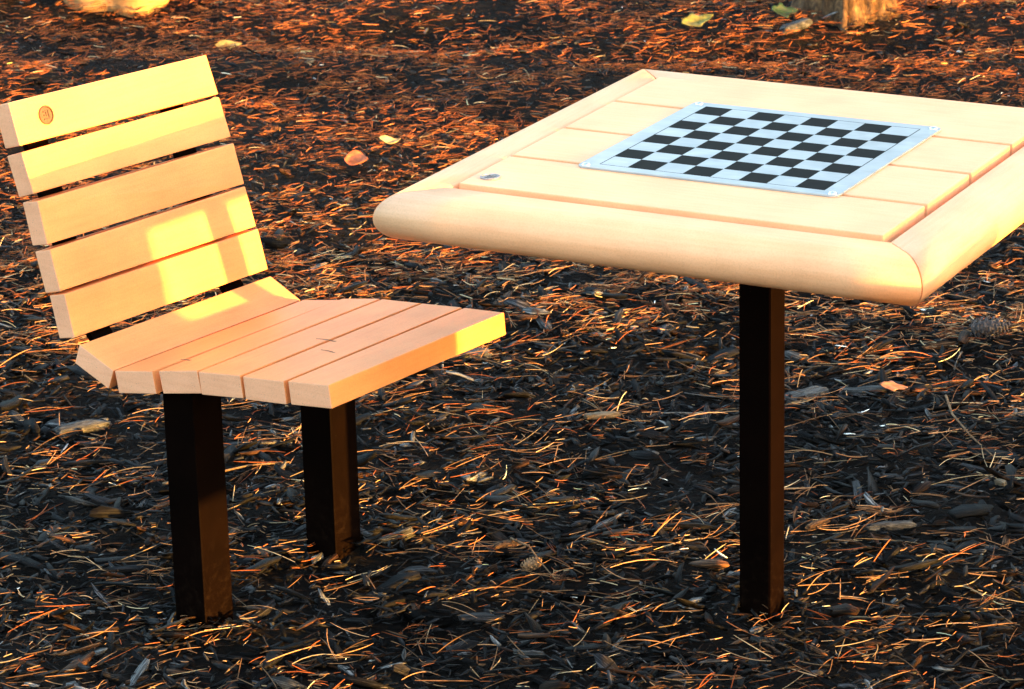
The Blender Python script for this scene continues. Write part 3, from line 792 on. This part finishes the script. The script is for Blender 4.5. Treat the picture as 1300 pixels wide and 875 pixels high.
# unseen low shrubs added towards the sun to keep it off the near mulch
def shrub(x, y, wx, wy, h_, seed, label):
    o = thing('added_shrub', label, 'shrub', (x, y, float(hgt(x, y))), 0, 'unseen low shrubs added to shade the mulch')
    r = np.random.default_rng(seed); n = 15000
    u_ = r.normal(0, 1, (n, 3)); u_ /= np.linalg.norm(u_, axis=1, keepdims=True); u_[:, 2] = np.abs(u_[:, 2])
    rad = r.random(n)[:, None] ** 0.45 * (0.88 + 0.12 * np.sin(7 * u_[:, :1] + seed) * np.cos(5 * u_[:, 1:2]))
    ph_ = r.uniform(0, 2 * np.pi, n); q_r = np.sqrt(r.random(n))
    ztop = h_ * (1 - q_r ** 5 * 0.6) * (0.93 + 0.07 * np.sin(9 * ph_ + seed))
    c = np.stack([q_r * np.cos(ph_) * wx / 2, q_r * np.sin(ph_) * wy / 2, ztop * r.random(n) ** 0.7], 1)
    d = r.normal(0, 1, (n, 3)); d /= np.linalg.norm(d, axis=1, keepdims=True)
    s_ = np.cross(d, r.normal(0, 1, (n, 3))); s_ /= np.linalg.norm(s_, axis=1, keepdims=True)
    Ls = r.uniform(0.035, 0.06, n)[:, None]
    P = np.stack([c - d * Ls * .5, c + s_ * Ls * .28, c + d * Ls * .5, c - s_ * Ls * .28], 1)
    g_ = np.exp(r.normal(0, 0.3, n)); col = np.stack([0.05 * g_, 0.09 * g_, 0.03 * g_, np.ones(n)], 1).repeat(4, 0)
    fi, ls, lt = quads_repeat(n, 4, [(0, 1, 2, 3)])
    mesh_np('foliage', P.reshape(-1, 3), fi, ls, lt, M_folg, tone=col, parent=o)
    bm = bmesh.new()
    for k in range(9):
        a = k * 0.7 + seed; tip = Vector((math.cos(a) * wx * 0.36, math.sin(a) * wy * 0.36, h_ * 0.75)); q_ = Vector((0.008, 0, 0)); q2 = Vector((0, 0.008, 0)); b0 = tip * 0.08; b0.z = -0.03
        hexa(bm, [b0 - q_ - q2, b0 + q_ - q2, b0 + q_ + q2, b0 - q_ + q2, tip - q_ * .3 - q2 * .3, tip + q_ * .3 - q2 * .3, tip + q_ * .3 + q2 * .3, tip - q_ * .3 + q2 * .3])
    obj_bm('stems', bm, M_trunk, o)
for k, (x, y, wx, wy, h_, lb) in enumerate([
        (6.4, 0.35, 1.0, 1.2, 0.60, 'low round shrub added for shade nearest the camera, right of the picture'),
        (6.6, 1.35, 1.1, 1.3, 0.62, 'low round shrub added for shade in line with the sun and the table'),
        (6.4, 2.45, 1.0, 1.2, 0.68, 'broad low shrub added for shade beyond the one in line with the table'),
        (6.9, 3.25, 0.8, 0.8, 0.55, 'smallest low shrub added for shade, farthest along the row')]):
    shrub(x, y, wx, wy, h_, 50 + k, lb)

# unseen woods, added and shaped to hide the low sky except towards the sun
def woods():
    r = np.random.default_rng(77); n = 90000
    a = r.uniform(0, 2 * np.pi, n); dz = r.random(n)
    off = np.abs((a - R(SUN_AZ) + np.pi) % (2 * np.pi) - np.pi)
    rad = 34 + 9 * r.random(n) + 2 * np.sin(9 * a)
    top = 9.5 - 4.5 * np.clip(1.3 - np.abs(a - R(232)) / R(70), 0, 1) + 6.5 * np.clip(1.5 - off / R(45), 0, 1) + 2.5 * np.sin(13 * a) + 1.5 * np.sin(31 * a + 1)
    keep = off > R(11) + 0.05 * np.sin(40 * dz)
    a, dz, rad, top = a[keep], dz[keep], rad[keep], top[keep]; n = len(a)
    c = np.stack([rad * np.cos(a), 5 + rad * np.sin(a), dz * top], 1)
    d = r.normal(0, 1, (n, 3)); d /= np.linalg.norm(d, axis=1, keepdims=True); s_ = np.cross(d, r.normal(0, 1, (n, 3))); s_ /= np.linalg.norm(s_, axis=1, keepdims=True)
    P = np.stack([c - d * .35, c + s_ * .16, c + d * .35, c - s_ * .16], 1)
    g_ = np.exp(r.normal(0, 0.3, n)); br = r.random(n) < 0.4
    col = np.stack([0.05 * g_, 0.075 * g_, 0.025 * g_, np.ones(n)], 1); col[br] = np.stack([0.16 * g_, 0.08 * g_, 0.03 * g_, np.ones(n)], 1)[br]
    fi, ls, lt = quads_repeat(n, 4, [(0, 1, 2, 3)])
    o = mesh_np('added_woods', P.reshape(-1, 3), fi, ls, lt, M_folg, tone=col.repeat(4, 0))
    tag(o, 'unseen autumn woods added around the clearing to hide the low sky', 'woods', kind='stuff')
woods()

# unseen rail fence added towards the sun; its top rail shades the table top
def added_rail_fence():
    o = thing('added_rail_fence', 'weathered two-rail timber fence added out of view to shade the table top', 'fence', (6.5, 3.6, 0), 0)
    L0, L1 = -3.3, 3.1
    def rail(z0, z1, xo, seed):
        r = random.Random(seed); bm = bmesh.new(); rows = []
        for e in range(33):
            y = L0 + (L1 - L0) * e / 32; j = lambda: r.uniform(-0.004, 0.004)
            rows.append([bm.verts.new((xo - 0.022 + j(), y, z0 + j())), bm.verts.new((xo + 0.022 + j(), y, z0 + j())), bm.verts.new((xo + 0.022 + j(), y, z1 + j())), bm.verts.new((xo - 0.022 + j(), y, z1 + j()))])
        for r1, r2 in zip(rows[:-1], rows[1:]):
            for e in range(4): bm.faces.new([r1[e], r1[(e + 1) % 4], r2[(e + 1) % 4], r2[e]])
        bm.faces.new(rows[0]); bm.faces.new(rows[-1][::-1])
        obj_bm('rail', bm, M_palewood, o)
    rail(1.285, 1.395, -0.075, 1); rail(0.30, 0.42, -0.075, 2)
    for y in (-3.2, -0.4, 1.4, 3.0):
        bm = bmesh.new(); box(bm, -0.05, 0.05, y - 0.05, y + 0.05, -0.3, 1.45); obj_bm('fence_post', bm, M_palewood, o, bevel=0.01)
added_rail_fence()

M_stray = simple('stray_needle_brown', (0.16, 0.07, 0.03), 0.6, 0, 0.2, 200, 0.1)
def stray(d, w, z, a, ln, label):
    p = seat.matrix_basis @ slp(d, w, z); bm = bmesh.new(); rows = []
    for k in range(6):
        t_ = k / 5 - 0.5; c = Vector((t_ * ln, 0.10 * ln * (t_ * t_) * 4, 0)); w_ = 0.0009 * (1 - 0.5 * k / 5)
        rows.append([bm.verts.new(c + Vector(v_)) for v_ in ((0, -w_, 0), (0, w_, 0), (0, 0, w_ * 1.6))])
    for r1, r2 in zip(rows[:-1], rows[1:]):
        for e in range(3): bm.faces.new([r1[e], r1[(e + 1) % 3], r2[(e + 1) % 3], r2[e]])
    bm.faces.new(rows[0]); bm.faces.new(rows[-1][::-1])
    o = obj_bm('stray_needle', bm, M_stray, None); o.location = p; o.rotation_euler = (0, R(-5), a)
    tag(o, label, 'needle', 'stray needles lying on the seat')
stray(0.975, 0.155, 0.4432, R(150), 0.030, 'brown needle fragment on the second seat slat from the front edge')
stray(0.925, 0.205, 0.4390, R(162), 0.034, 'brown needle fragment bridging the gap between the second and third front seat slats')
stray(0.760, 0.060, 0.4148, R(170), 0.022, 'tiny brown needle fragment near the left end of the seat')
